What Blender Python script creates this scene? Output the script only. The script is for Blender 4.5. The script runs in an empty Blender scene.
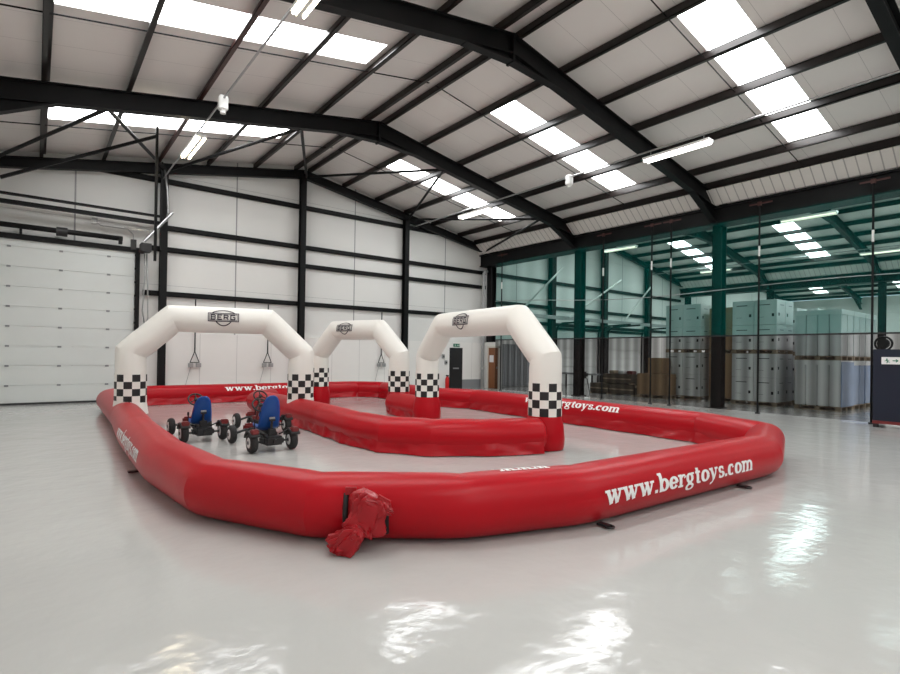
import bpy, bmesh, math, random
from math import sin, cos, pi, radians as R_
from mathutils import Vector as V, Matrix, noise
random.seed(4)
sc = bpy.context.scene
COL = sc.collection

# ------------------------------------------------------------------ materials
def nodes(name):
    m = bpy.data.materials.new(name); m.use_nodes = True
    nt = m.node_tree; b = nt.nodes['Principled BSDF']
    return m, nt, b
def mat(name, col, rough=.5, metal=0, spec=.5, var=0, vscale=3, bump=0, bscale=20, coat=0, emit=None, es=0, stretch=None):
    m, nt, b = nodes(name)
    b.inputs['Base Color'].default_value = (*col, 1)
    b.inputs['Roughness'].default_value = rough
    b.inputs['Metallic'].default_value = metal
    b.inputs['Specular IOR Level'].default_value = spec
    b.inputs['Coat Weight'].default_value = coat
    if emit:
        b.inputs['Emission Color'].default_value = (*emit, 1); b.inputs['Emission Strength'].default_value = es
    tc = nt.nodes.new('ShaderNodeTexCoord')
    src = tc.outputs['Object']
    if stretch:
        mp = nt.nodes.new('ShaderNodeMapping'); mp.inputs['Scale'].default_value = stretch
        nt.links.new(src, mp.inputs['Vector']); src = mp.outputs['Vector']
    if var:
        n = nt.nodes.new('ShaderNodeTexNoise'); n.inputs['Scale'].default_value = vscale; n.inputs['Detail'].default_value = 5
        nt.links.new(src, n.inputs['Vector'])
        mx = nt.nodes.new('ShaderNodeMix'); mx.data_type = 'RGBA'
        mx.inputs[6].default_value = (*[c*(1-var) for c in col], 1); mx.inputs[7].default_value = (*[min(1, c*(1+var)) for c in col], 1)
        nt.links.new(n.outputs['Fac'], mx.inputs[0]); nt.links.new(mx.outputs[2], b.inputs['Base Color'])
    if bump:
        n = nt.nodes.new('ShaderNodeTexNoise'); n.inputs['Scale'].default_value = bscale; n.inputs['Detail'].default_value = 4
        nt.links.new(src, n.inputs['Vector'])
        bp = nt.nodes.new('ShaderNodeBump'); bp.inputs['Strength'].default_value = bump; bp.inputs['Distance'].default_value = .02
        nt.links.new(n.outputs['Fac'], bp.inputs['Height']); nt.links.new(bp.outputs['Normal'], b.inputs['Normal'])
    return m

M = {}
M['steel'] = mat('dark painted steel', (.006, .006, .0065), .5, spec=.22, var=.3)
M['purlin'] = mat('dark brown galvanised purlin', (.014, .010, .009), .32, 0, spec=.4, var=.35, vscale=1.2)
M['purlin_red'] = mat('oxide red purlin', (.045, .011, .009), .33, 0, spec=.4, var=.3)
M['galv'] = mat('galvanised conduit', (.42, .42, .42), .35, .8, var=.2, vscale=8)
M['pipe'] = mat('grey plastic downpipe', (.42, .43, .43), .45)
M['white_paint'] = mat('white paint', (.78, .78, .75), .45, var=.04)
M['lining'] = mat('white wall lining', (.80, .80, .77), .5, var=.04, vscale=.7)
M['red'] = mat('red vinyl', (.425, .0022, .009), .34, spec=.22, var=.10, vscale=1.2, bump=.05, bscale=9)
M['red_skirt'] = mat('red vinyl skirt', (.40, .0025, .009), .30, spec=.35, var=.15, vscale=2, bump=.2, bscale=7)
M['white_vinyl'] = mat('white vinyl', (.86, .84, .785), .42, var=.03, vscale=2, bump=.08, bscale=6)
M['black_vinyl'] = mat('black vinyl', (.010, .010, .011), .5)
M['print_white'] = mat('white print', (.85, .83, .82), .45)
M['print_dark'] = mat('dark logo print', (.03, .02, .035), .5)
M['black'] = mat('black plastic', (.014, .014, .015), .45)
M['rubber'] = mat('tyre rubber', (.017, .016, .016), .75, bump=.4, bscale=60)
M['rim'] = mat('light grey rim', (.80, .79, .78), .4)
M['blue'] = mat('blue seat plastic', (.003, .06, .27), .42)
M['kart_red'] = mat('kart red plastic', (.17, .018, .018), .45)
M['carton_white'] = mat('white carton', (.74, .74, .74), .6, var=.05)
M['wrap_pale'] = mat('pale wrapped carton', (.70, .72, .73), .25, var=.08, vscale=2, bump=.3, bscale=5, coat=.4)
M['wrap_blue'] = mat('blue wrapped goods', (.24, .36, .60), .22, var=.25, vscale=2, bump=.3, bscale=5, coat=.5)
M['carton_brown'] = mat('brown cardboard', (.33, .20, .105), .7, var=.12)
M['wood'] = mat('pallet wood', (.36, .27, .19), .75, var=.2, vscale=6)
M['crate'] = mat('dark timber crate', (.085, .062, .04), .7, var=.25, vscale=4)
M['navy'] = mat('navy painted metal', (.0015, .006, .022), .45)
M['door_brown'] = mat('brown timber door', (.23, .085, .028), .4, var=.25, vscale=3, stretch=(4, 4, .5))
M['cream'] = mat('cream door frame', (.7, .66, .58), .5)
M['door_white'] = mat('pale insulated door panel', (.70, .73, .71), .42, var=.04, vscale=1.5)
M['dark_line'] = mat('dark seal', (.03, .03, .032), .6)
M['grey_trim'] = mat('grey skirting', (.25, .26, .27), .5)
M['green_sign'] = mat('green sign', (.0, .16, .08), .4)
M['ext_red'] = mat('extinguisher red', (.6, .01, .01), .3)
M['tube_light'] = mat('lit fluorescent tube', (.9, .9, .85), .4, emit=(1, .86, .60), es=14)
M['tube_dim'] = mat('dimly lit fluorescent tube', (.9, .88, .75), .4, emit=(1, .93, .72), es=1.0)
M['tube_mid'] = mat('lit cool fluorescent tube', (.9, .9, .88), .4, emit=(1, .97, .9), es=5)
M['vinyl_gloss'] = mat('glossy red vinyl sleeve', (.36, .0022, .008), .30, spec=.4, coat=.06)
M['brass'] = mat('yellow warning label', (.7, .55, .05), .5)
M['bracket_red'] = mat('red oxide bracket', (.07, .022, .018), .6)
M['paper'] = mat('white paper', (.8, .8, .8), .7)

# daylight behind a translucent roof sheet
m, nt, b = nodes('translucent rooflight'); M['skylight'] = m
b.inputs['Base Color'].default_value = (.8, .84, .84, 1); b.inputs['Roughness'].default_value = .5
b.inputs['Emission Color'].default_value = (.975, .99, 1, 1); b.inputs['Emission Strength'].default_value = 6.5

# floor : pale grey gloss epoxy
m, nt, b = nodes('glossy grey epoxy floor'); M['floor'] = m
N = nt.nodes; Lk = nt.links
tc = N.new('ShaderNodeTexCoord')
n1 = N.new('ShaderNodeTexNoise'); n1.inputs['Scale'].default_value = .35; n1.inputs['Detail'].default_value = 6
Lk.new(tc.outputs['Object'], n1.inputs['Vector'])
cr = N.new('ShaderNodeMix'); cr.data_type = 'RGBA'
cr.inputs[6].default_value = (.475, .472, .452, 1); cr.inputs[7].default_value = (.52, .517, .50, 1)
Lk.new(n1.outputs['Fac'], cr.inputs[0]); Lk.new(cr.outputs[2], b.inputs['Base Color'])
n2 = N.new('ShaderNodeTexNoise'); n2.inputs['Scale'].default_value = 2.1; n2.inputs['Detail'].default_value = 3
n3 = N.new('ShaderNodeTexNoise'); n3.inputs['Scale'].default_value = 9; n3.inputs['Detail'].default_value = 3
Lk.new(tc.outputs['Object'], n2.inputs['Vector']); Lk.new(tc.outputs['Object'], n3.inputs['Vector'])
ma = N.new('ShaderNodeMath'); ma.operation = 'MULTIPLY_ADD'; ma.inputs[1].default_value = .2
Lk.new(n3.outputs['Fac'], ma.inputs[0]); Lk.new(n2.outputs['Fac'], ma.inputs[2])
bp = N.new('ShaderNodeBump'); bp.inputs['Strength'].default_value = .6; bp.inputs['Distance'].default_value = .014
Lk.new(ma.outputs[0], bp.inputs['Height']); Lk.new(bp.outputs['Normal'], b.inputs['Normal'])
mr = N.new('ShaderNodeMapRange'); mr.inputs[3].default_value = .055; mr.inputs[4].default_value = .165
Lk.new(n1.outputs['Fac'], mr.inputs[0]); Lk.new(mr.outputs[0], b.inputs['Roughness'])
b.inputs['Specular IOR Level'].default_value = .42

def lined(name, col, axis, period, phase, w, line, rough=.5, axis2=None):
    """sheet colour with thin dark joints every `period` m along an axis"""
    m, nt, b = nodes(name); N = nt.nodes; Lk = nt.links
    tc = N.new('ShaderNodeTexCoord'); sp = N.new('ShaderNodeSeparateXYZ'); Lk.new(tc.outputs['Object'], sp.inputs[0])
    def joint(axis, period, phase, w):
        a = N.new('ShaderNodeMath'); a.operation = 'SUBTRACT'; a.inputs[1].default_value = phase; Lk.new(sp.outputs[axis], a.inputs[0])
        p = N.new('ShaderNodeMath'); p.operation = 'PINGPONG'; p.inputs[1].default_value = period/2; Lk.new(a.outputs[0], p.inputs[0])
        l = N.new('ShaderNodeMath'); l.operation = 'LESS_THAN'; l.inputs[1].default_value = w/2; Lk.new(p.outputs[0], l.inputs[0])
        return l.outputs[0]
    f = joint(axis, period, phase, w)
    if axis2:
        g = joint(*axis2); mm = N.new('ShaderNodeMath'); mm.operation = 'MAXIMUM'; Lk.new(f, mm.inputs[0]); Lk.new(g, mm.inputs[1]); f = mm.outputs[0]
    n = N.new('ShaderNodeTexNoise'); n.inputs['Scale'].default_value = .5; n.inputs['Detail'].default_value = 4; Lk.new(tc.outputs['Object'], n.inputs['Vector'])
    c = N.new('ShaderNodeMix'); c.data_type = 'RGBA'
    c.inputs[6].default_value = (*[x*.93 for x in col], 1); c.inputs[7].default_value = (*[min(1, x*1.06) for x in col], 1)
    Lk.new(n.outputs['Fac'], c.inputs[0])
    c2 = N.new('ShaderNodeMix'); c2.data_type = 'RGBA'; c2.inputs[7].default_value = (*line, 1)
    Lk.new(f, c2.inputs[0]); Lk.new(c.outputs[2], c2.inputs[6]); Lk.new(c2.outputs[2], b.inputs['Base Color'])
    b.inputs['Roughness'].default_value = rough
    return m
S0, SP = 3.176, 4.623
M['wall_panel'] = lined('pale liner wall panel', (.77, .765, .74), 0, SP, S0+SP/2, .045, (.33, .33, .33), axis2=(2, 1.8, .1, .008))
M['lower_panel'] = lined('white lower wall lining', (.84, .82, .79), 0, 1.2, .75, .015, (.55, .53, .52))
M['roof_sheet'] = lined('roof liner sheet', (.82, .79, .76), 1, 1.0, .3, .010, (.55, .53, .51), .55)
M['ribbed'] = lined('ribbed gutter liner', (.76, .73, .69), 1, .25, 0, .03, (.42, .40, .38), .5)

# netting
def net_mat(name, col, lo, hi, period, tint=(1, 1, 1)):
    m = bpy.data.materials.new(name); m.use_nodes = True; nt = m.node_tree; N = nt.nodes; Lk = nt.links
    for n in list(N): N.remove(n)
    out = N.new('ShaderNodeOutputMaterial'); tr = N.new('ShaderNodeBsdfTransparent'); tr.inputs[0].default_value = (*tint, 1); d = N.new('ShaderNodeBsdfDiffuse'); mx = N.new('ShaderNodeMixShader')
    d.inputs[0].default_value = (*col, 1)
    tc = N.new('ShaderNodeTexCoord'); wv = N.new('ShaderNodeTexWave'); wv.bands_direction = 'Y'; wv.inputs['Scale'].default_value = .314/period
    wv.inputs['Distortion'].default_value = 1.5; wv.inputs['Detail'].default_value = 2; wv.inputs['Detail Scale'].default_value = .4
    mr = N.new('ShaderNodeMapRange'); mr.inputs[3].default_value = lo; mr.inputs[4].default_value = hi
    mp = N.new('ShaderNodeMapping'); mp.inputs['Scale'].default_value = (1, 1, .15); Lk.new(tc.outputs['Object'], mp.inputs[0])
    Lk.new(mp.outputs[0], wv.inputs['Vector']); Lk.new(wv.outputs['Fac'], mr.inputs[0]); Lk.new(mr.outputs[0], mx.inputs[0])
    Lk.new(tr.outputs[0], mx.inputs[1]); Lk.new(d.outputs[0], mx.inputs[2]); Lk.new(mx.outputs[0], out.inputs['Surface'])
    return m
M['green_net'] = net_mat('fine green netting', (.002, .095, .08), .26, .39, .9, (.70, .91, .88))
M['dark_net'] = net_mat('dark mesh curtain', (.022, .019, .018), .36, .68, .36)

# ------------------------------------------------------------------ helpers
def tag(o, label=None, cat=None, group=None, kind=None):
    if label: o['label'] = label
    if cat: o['category'] = cat
    if group: o['group'] = group
    if kind: o['kind'] = kind
    return o
def empty(name, loc=(0, 0, 0), label=None, cat=None, group=None, kind=None, rz=0):
    o = bpy.data.objects.new(name, None); COL.objects.link(o); o.location = loc; o.rotation_euler = (0, 0, rz)
    o.empty_display_size = .1
    return tag(o, label, cat, group, kind)
class MB:
    def __init__(s): s.bm = bmesh.new(); s.mi = 0
    def face(s, vs):
        try:
            f = s.bm.faces.new(vs); f.material_index = s.mi; return f
        except ValueError: return None
    def box(s, c, d, rot=None, bev=0):
        c = V(c); hx, hy, hz = d[0]/2, d[1]/2, d[2]/2; v = []
        for sx in (-1, 1):
            for sy in (-1, 1):
                for sz in (-1, 1):
                    p = V((sx*hx, sy*hy, sz*hz))
                    if rot: p = rot @ p
                    v.append(s.bm.verts.new(c+p))
        fs = [s.face([v[i] for i in q]) for q in ((0, 1, 3, 2), (4, 6, 7, 5), (0, 4, 5, 1), (2, 3, 7, 6), (0, 2, 6, 4), (1, 5, 7, 3))]
        if bev:
            es = {e for f in fs for e in f.edges}
            r = bmesh.ops.bevel(s.bm, geom=list(es), offset=bev, segments=2, affect='EDGES')
            for f in r['faces']: f.material_index = s.mi
        return s
    def b2(s, a, b, bev=0):
        a = V(a); b = V(b); return s.box((a+b)/2, [abs(x) for x in (b-a)], bev=bev)
    def beam(s, a, b, w, h, up=(0, 0, 1)):
        a = V(a); b = V(b); d = b-a; L = d.length; d.normalize(); x = d.cross(V(up))
        if x.length < 1e-4: x = d.cross(V((1, 0, 0)))
        x.normalize(); z = x.cross(d)
        return s.box((a+b)/2, (w, L, h), Matrix((x, d, z)).transposed())
    def ibeam(s, a, b, w, h, t=.025, up=(0, 0, 1)):
        a = V(a); b = V(b); d = (b-a).normalized(); x = d.cross(V(up)).normalized(); z = x.cross(d)
        s.beam(a+z*(h/2-t/2), b+z*(h/2-t/2), w, t, up); s.beam(a-z*(h/2-t/2), b-z*(h/2-t/2), w, t, up); s.beam(a, b, t, h-2*t, up)
        return s
    def tube(s, pts, r, n=10, cap=True, rad=None):
        pts = [V(p) for p in pts]; rings = []
        ref = None
        for i, p in enumerate(pts):
            d = (pts[min(i+1, len(pts)-1)]-pts[max(i-1, 0)]).normalized()
            if ref is None: ref = V((0, 0, 1)) if abs(d.z) < .9 else V((1, 0, 0))
            x = d.cross(ref).normalized(); y = x.cross(d).normalized(); ref = y
            rr = rad[i] if rad else r
            rings.append([s.bm.verts.new(p+x*cos(2*pi*k/n)*rr+y*sin(2*pi*k/n)*rr) for k in range(n)])
        for a, b in zip(rings, rings[1:]):
            for k in range(n): s.face((a[k], a[(k+1) % n], b[(k+1) % n], b[k]))
        if cap: s.face(rings[0][::-1]); s.face(rings[-1])
        return s
    def torus(s, c, R, r, axis='x', n=28, m=10, squash=1):
        c = V(c); rings = []
        for i in range(n):
            a = 2*pi*i/n; ring = []
            for k in range(m):
                b = 2*pi*k/m; q = R+r*cos(b); h = r*squash*sin(b)
                p = V((h, q*cos(a), q*sin(a))) if axis == 'x' else V((q*cos(a), q*sin(a), h))
                ring.append(s.bm.verts.new(c+p))
            rings.append(ring)
        for i in range(n):
            a, b = rings[i], rings[(i+1) % n]
            for k in range(m): s.face((a[k], a[(k+1) % m], b[(k+1) % m], b[k]))
        return s
    def quad(s, *p):
        s.face([s.bm.verts.new(V(q)) for q in p]); return s
    def build(s, name, mats, parent=None, smooth=False, recalc=True):
        if recalc: bmesh.ops.recalc_face_normals(s.bm, faces=s.bm.faces[:])
        me = bpy.data.meshes.new(name); s.bm.to_mesh(me); s.bm.free()
        for k in (mats if isinstance(mats, (list, tuple)) else [mats]): me.materials.append(M[k])
        if smooth:
            for p in me.polygons: p.use_smooth = True
        o = bpy.data.objects.new(name, me); COL.objects.link(o)
        if parent: o.parent = parent
        return o
def struct(o): o['kind'] = 'structure'; return o
def auto(o, ang=35):
    for p in o.data.polygons: p.use_smooth = True
    try: o.data.set_sharp_from_angle(angle=R_(ang))
    except Exception: pass
    return o
def copy_tree(o, parent=None):
    c = o.copy(); COL.objects.link(c)
    if parent: c.parent = parent
    for ch in list(o.children): copy_tree(ch, c)
    return c
ORD = ['first', 'second', 'third', 'fourth', 'fifth', 'sixth', 'seventh', 'eighth', 'ninth', 'tenth', 'eleventh', 'twelfth', 'thirteenth']

# ------------------------------------------------------------------ geometry of the hall (metres)
G, BAY, W, XR, ZR, ZE = 19.118, 5.527, 17.157, 7.848, 8.455, 6.784
XL = 2*XR-W; SPAN = W-XL
YS = -14.05
def zr(X):
    k = math.floor((X-XL)/SPAN); u = X-XL-k*SPAN
    return ZR-abs(u-SPAN/2)*(ZR-ZE)/(SPAN/2)
FR = [G-.12, G-BAY, G-2*BAY, G-3*BAY]
XEND = XL+3*SPAN

# floor / walls / roof
struct(MB().b2((XL-.3, YS-.3, -.2), (XEND+.3, G+.5, 0)).build('floor', 'floor'))
def gable(name, Y0, Y1, mats):
    mb = MB()
    xs = [XL]
    for k in range(3): xs += [XL+(k+.5)*SPAN, XL+(k+1)*SPAN]
    lo = [mb.bm.verts.new((x, Y0, 0)) for x in xs]
    hi = [mb.bm.verts.new((x, Y0, ZE+.2 if i % 2 == 0 else ZR+.2)) for i, x in enumerate(xs)]
    lo2 = [mb.bm.verts.new((x, Y1, 0)) for x in xs]; hi2 = [mb.bm.verts.new((v.co.x, Y1, v.co.z)) for v in hi]
    for i in range(len(xs)-1):
        mb.face((lo[i], lo[i+1], hi[i+1], hi[i])); mb.face((lo2[i], hi2[i], hi2[i+1], lo2[i+1]))
        mb.face((hi[i], hi[i+1], hi2[i+1], hi2[i])); mb.face((lo[i], lo2[i], lo2[i+1], lo[i+1]))
    mb.face((lo[0], hi[0], hi2[0], lo2[0])); mb.face((lo[-1], lo2[-1], hi2[-1], hi[-1]))
    return struct(mb.build(name, mats))
gable('wall_back', G+.12, G+.32, 'wall_panel')
gable('wall_front', YS-.2, YS, 'wall_panel')
struct(MB().b2((XL-.2, YS, 0), (XL, G+.12, ZE+.1)).build('wall_left', 'wall_panel'))
struct(MB().b2((XEND, YS, 0), (XEND+.2, G+.12, ZE+.1)).build('wall_right', 'wall_panel'))
# roof sheets with openings left for the rooflights
sky_n = 0
PURL = dict(L=[6.04, 4.49, 3.01, 1.56, .084, -1.0], R=[9.507, 11.0, 12.449, 13.9, 15.42, 16.446])
def skyY(i): # bay i counted from the back gable
    c = G-BAY*(i+.5)-.47+(.12 if i == 2 else 0)
    return c-.48, c+.48
roof = MB()
T = .17
def roof_strip(x0, x1, y0, y1):
    a = (x0, y0, zr(x0+1e-6)+T); b = (x1, y0, zr(x1-1e-6)+T); c = (x1, y1, b[2]); d = (x0, y1, a[2])
    up = V((0, 0, .08)); lo = [V(p) for p in (a, b, c, d)]; hi = [p+up for p in lo]
    v = [roof.bm.verts.new(p) for p in lo+hi]
    for q in ((0, 1, 2, 3), (4, 7, 6, 5), (0, 4, 5, 1), (1, 5, 6, 2), (2, 6, 7, 3), (3, 7, 4, 0)): roof.face([v[i] for i in q])
sky_rects = []
for k in range(3):
    off = k*SPAN
    for side, (a, b) in (('L', (.084, 5.9)), ('R', (9.66, 15.4))):
        e0, e1 = (XL, XR) if side == 'L' else (XR, W)
        roof_strip(e0+off, a+off, YS, G+.12); roof_strip(b+off, e1+off, YS, G+.12)
        ys = [YS]
        for i in range(5, -1, -1):
            s0, s1 = skyY(i); ys += [s0, s1]; sky_rects.append((k, side, i, a+off, b+off, s0, s1))
        ys.append(G+.12)
        for j in range(0, len(ys), 2): roof_strip(a+off, b+off, ys[j], ys[j+1])
struct(roof.build('ceiling', 'roof_sheet'))
for k, side, i, a, b, s0, s1 in sky_rects:
    sky_n += 1
    z0, z1 = zr(a)+T+.03, zr(b)+T+.03
    mb = MB(); mb.quad((a, s0, z0), (b, s0, z1), (b, s1, z1), (a, s1, z0))
    o = mb.build('window_%d' % sky_n, 'skylight', recalc=False)
    # normals downwards
    struct(o)

# ------------------------------------------------------------------ steelwork
hall = ['main hall', 'netted second hall', 'far third hall']
def rafter(k, Y, end):
    mb = MB(); off = k*SPAN; h = .42; w = .2; t = .025
    top = -.06
    for s in (-1, 1):
        xe = XR+s*(SPAN/2-.12)
        P = lambda x, dz: V((x+off, Y, zr(x)+top+dz))
        a, b = P(XR, 0), P(xe, 0)
        dn = V((0, 0, 1))
        if end:
            mb.ibeam(a-dn*.15, b-dn*.15, .18, .3)
        else:
            mb.ibeam(a-dn*h/2, b-dn*h/2, w, h)
            # eaves haunch
            xs = XR+s*(SPAN/2-1.7)
            p0, p1 = P(xs, -h), P(xe, -h-.48)
            mb.beam(p0, p1, w, t)
            v = [mb.bm.verts.new(q) for q in (p0+V((0, -.012, 0)), P(xe, -h)+V((0, -.012, 0)), p1+V((0, -.012, 0)), p0+V((0, .012, 0)), P(xe, -h)+V((0, .012, 0)), p1+V((0, .012, 0)))]
            for q in ((0, 1, 2), (3, 5, 4), (1, 4, 5, 2), (0, 3, 4, 1), (0, 2, 5, 3)): mb.face([v[i] for i in q])
            # ridge haunch
            q0, q1 = P(XR+s*1.3, -h), P(XR, -h-.16)
            mb.beam(q0, q1, w, t)
            v = [mb.bm.verts.new(q) for q in (q0+V((0, -.012, 0)), P(XR, -h)+V((0, -.012, 0)), q1+V((0, -.012, 0)), q0+V((0, .012, 0)), P(XR, -h)+V((0, .012, 0)), q1+V((0, .012, 0)))]
            for q in ((0, 1, 2), (3, 5, 4), (1, 4, 5, 2), (0, 3, 4, 1), (0, 2, 5, 3)): mb.face([v[i] for i in q])
    if not end: mb.b2((XR+off-.03, Y-.11, ZR+top-.62), (XR+off+.03, Y+.11, ZR+top))
    return mb.build('roof_rafter', 'steel')
place = ['against the gable wall', 'first in front of the gable', 'second in front of the gable', 'third in front of the gable']
for k in range(3):
    for j, Y in enumerate(FR):
        o = rafter(k, Y, j == 0)
        tag(o, 'black steel roof rafter of the %s, %s' % (hall[k], place[j]), 'rafter', 'steel roof rafters')
# purlins
def purlin(x, name='roof_purlin', m='purlin'):
    z = zr(x); mb = MB(); y0, y1 = YS, G+.1
    # Z section
    mb.b2((x-.012, y0, z-.05), (x+.012, y1, z+.15)); mb.b2((x-.075, y0, z-.06), (x+.012, y1, z-.035)); mb.b2((x-.012, y0, z+.13), (x+.07, y1, z+.15))
    mb.b2((x-.075, y0, z-.06), (x-.065, y1, z-.02))
    return mb.build(name, m)
for k in range(3):
    for side, lst in (('L', [7.532]+PURL['L']), ('R', [8.068]+PURL['R'])):
        for i, x in enumerate(lst):
            o = purlin(x+k*SPAN, m='purlin_red' if (k == 0 and side == 'L' and i == 3) else 'purlin')
            col = 'reddish brown' if (k == 0 and side == 'L' and i == 3) else 'dark brown'
            tag(o, '%s purlin, %s from the ridge, %s slope of the %s' % (col, ORD[i], 'left' if side == 'L' else 'right', hall[k]), 'purlin', 'roof purlins')
# sag rods
for k in range(1):
    for j in range(3):
        for side in 'LR':
            y = skyY(j)[1]+.06
            xs = (XR+.1, W-.3) if side == 'R' else (XL+.3, XR-.1)
            mb = MB(); mb.tube([(xs[0], y, zr(xs[0])+.03), (xs[1], y, zr(xs[1])+.03)], .014, 6)
            tag(mb.build('sag_rod', 'steel'), 'thin dark tie rod under the %s roof slope, %s bay from the gable' % ('right' if side == 'R' else 'left', ORD[j]), 'rod', 'roof tie rods')
# valley beams + columns
for k in (1, 2):
    X = W+(k-1)*SPAN
    mb = MB(); mb.b2((X-.28, YS, 5.86), (X+.28, G+.1, 6.35)); mb.b2((X-.34, YS, 5.83), (X+.34, G+.1, 5.88)); mb.b2((X-.38, YS, 6.33), (X+.38, G+.1, 6.38))
    tag(mb.build('valley_beam', 'steel'), 'long black beam under the valley gutter between the %s' % ('main hall and the netted second hall' if k == 1 else 'second and third halls'), 'beam', 'valley beams')
    mb = MB()
    for s in (-1, 1):
        a0, a1 = (X+s*.80, zr(X+s*.80)-.12), (X+s*.33, 6.42)
        mb.beam((( a0[0]+a1[0])/2, YS, (a0[1]+a1[1])/2), ((a0[0]+a1[0])/2, G+.1, (a0[1]+a1[1])/2), math.hypot(a0[0]-a1[0], a0[1]-a1[1]), .02, up=(-(a0[1]-a1[1])*(1 if s > 0 else 1), 0, (a0[0]-a1[0])))
    struct(mb.build('trim_%d' % k, 'ribbed'))
    for j, Y in enumerate(FR):
        mb = MB(); xc = X+.14
        if j == 0: Y = G-.25
        mb.b2((xc-.17, Y-.15, 0), (xc-.145, Y+.15, 6.0)); mb.b2((xc+.145, Y-.15, 0), (xc+.17, Y+.15, 6.0)); mb.b2((xc-.145, Y-.015, 0), (xc+.145, Y+.015, 6.0))
        mb.b2((xc-.22, Y-.2, 0), (xc+.22, Y+.2, .03))
        tag(mb.build('steel_column', 'steel'), 'black steel column under the %s valley beam, %s' % ('near' if k == 1 else 'far', ['at the gable wall', 'first from the gable', 'second from the gable', 'third from the gable'][j]), 'column', 'hall columns')
# gable columns
gcl = ['beside the large roller door', 'in the middle of the main hall gable', 'right of the middle in the main hall gable']
for i in range(3):
    x = S0+i*SP
    mb = MB(); top = zr(x)-.2
    mb.b2((x-.1, G-.24, 0), (x+.1, G-.22, top)); mb.b2((x-.1, G-.02, 0), (x+.1, G, top)); mb.b2((x-.012, G-.22, 0), (x+.012, G-.02, top)); mb.b2((x-.14, G-.26, 0), (x+.14, G+.02, .02))
    tag(mb.build('gable_column', 'steel'), 'black steel gable post '+gcl[i], 'column', 'gable posts')
for i in range(3):
    x = W+(i+1)*SP+.02
    mb = MB(); top = zr(x)-.2
    mb.b2((x-.16, G-.3, 0), (x+.16, G-.27, top)); mb.b2((x-.16, G-.03, 0), (x+.16, G, top)); mb.b2((x-.02, G-.27, 0), (x+.02, G-.03, top))
    tag(mb.build('gable_column', 'steel'), 'steel gable post seen through the green net, %s from the corner downpipe' % ORD[i], 'column', 'gable posts')
# sheeting rails on the gable
names = ['highest', 'second highest', 'third highest', 'lowest']
for (z, nm) in zip((7.065, 5.557, 4.855, 3.417), names):
    d = (ZR-z-.1)/((ZR-ZE)/(SPAN/2)); x0, x1 = max(XL, XR-d), min(W, XR+d)
    if z < 3.5: x0 = 2.65
    if 4.5 < z < 5: x0 = 2.65
    if 5 < z < 6: x0 = 3.15
    mb = MB(); mb.b2((x0, G+.02, z-.08), (x1, G+.115, z-.055)); mb.b2((x0, G+.02, z+.055), (x1, G+.115, z+.08)); mb.b2((x0, G+.02, z-.08), (x1, G+.045, z+.08))
    tag(mb.build('sheeting_rail', 'steel'), 'horizontal dark rail across the main hall gable wall, '+nm+' of the four', 'rail', 'gable wall rails')
for (z, nm) in zip((5.557, 4.2, 3.3), ('upper', 'middle', 'lower')):
    mb = MB(); mb.b2((W+.4, G+.02, z-.09), (W+SPAN-.3, G+.115, z+.09))
    tag(mb.build('sheeting_rail', 'steel'), 'horizontal rail on the gable behind the green net, '+nm+' of three', 'rail', 'gable wall rails')
# wind bracing in the end bay
def rz_(x): return zr(x)-.33
br = [((3.2, G-.3), (5.5, G-BAY), 'from the gable post by the roller door up towards the ridge'),
      ((3.2, G-.3), (1.15, G-BAY), 'from the gable post by the roller door towards the left wall'),
      ((7.85, G-.3), (5.5, G-BAY), 'left of the ridge, meeting the middle gable post'),
      ((7.85, G-.3), (10.3, G-BAY), 'right of the ridge, meeting the middle gable post'),
      ((12.4, G-.3), (10.3, G-BAY), 'from the right gable post up to the middle of the rafter'),
      ((12.4, G-.3), (14.9, G-BAY), 'from the right gable post down towards the valley beam'),
      ((16.8, G-.3), (14.9, G-BAY), 'in the right corner of the end bay above the downpipe'),
      ((-1.2, G-.3), (1.15, G-BAY), 'in the left corner of the end bay above the roller door')]
for a, b_, t in br:
    mb = MB(); mb.tube([(a[0], a[1], rz_(a[0])), (b_[0], b_[1], rz_(b_[0])-.12)], .045, 8)
    tag(mb.build('roof_brace', 'steel'), 'round steel wind brace '+t, 'brace', 'end bay wind braces')
# knee braces near rafters
# ------------------------------------------------------------------ roller door on the gable
d = empty('door_1', (-1.3, G, 0), kind='structure'); d['label'] = 'large pale sectional door in the left of the back gable wall'
dx0, dx1 = -1.4, 2.40
ph = .575
zj = [.04]+[.545+.555*k for k in range(8)]+[4.66]
for i in range(9):
    z0, z1 = zj[i]+.004, zj[i+1]-.012
    mb = MB(); mb.b2((dx0, G-.02, z0), (dx1, G+.04, z1+.012), bev=.004)
    p = mb.build('door_panel', 'door_white'); p.parent = d; p.matrix_parent_inverse = d.matrix_basis.inverted()
    for hx in (-.62, .55, 1.72):
        mb = MB(); mb.b2((hx-.045, G-.04, z1-.02), (hx+.045, G-.021, z1+.03))
        h = mb.build('hinge', 'grey_trim'); h.parent = p
mb = MB(); mb.b2((dx0, G-.06, 0), (dx1+.12, G+.05, .055))
s_ = mb.build('bottom_seal', 'dark_line'); s_.parent = d; s_.matrix_parent_inverse = d.matrix_basis.inverted()
mb = MB(); mb.b2((dx0, G-.08, 4.63), (dx1+.25, G+.06, 4.78))
s_ = mb.build('door_head', 'steel'); s_.parent = d; s_.matrix_parent_inverse = d.matrix_basis.inverted()
mb = MB(); mb.b2((2.43, G-.14, 0), (2.53, G+.05, 4.75))
for i in range(11): mb.b2((2.39, G-.17, .3+i*.42), (2.47, G-.13, .36+i*.42))
s_ = mb.build('side_track', 'steel'); s_.parent = d; s_.matrix_parent_inverse = d.matrix_basis.inverted()
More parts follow.
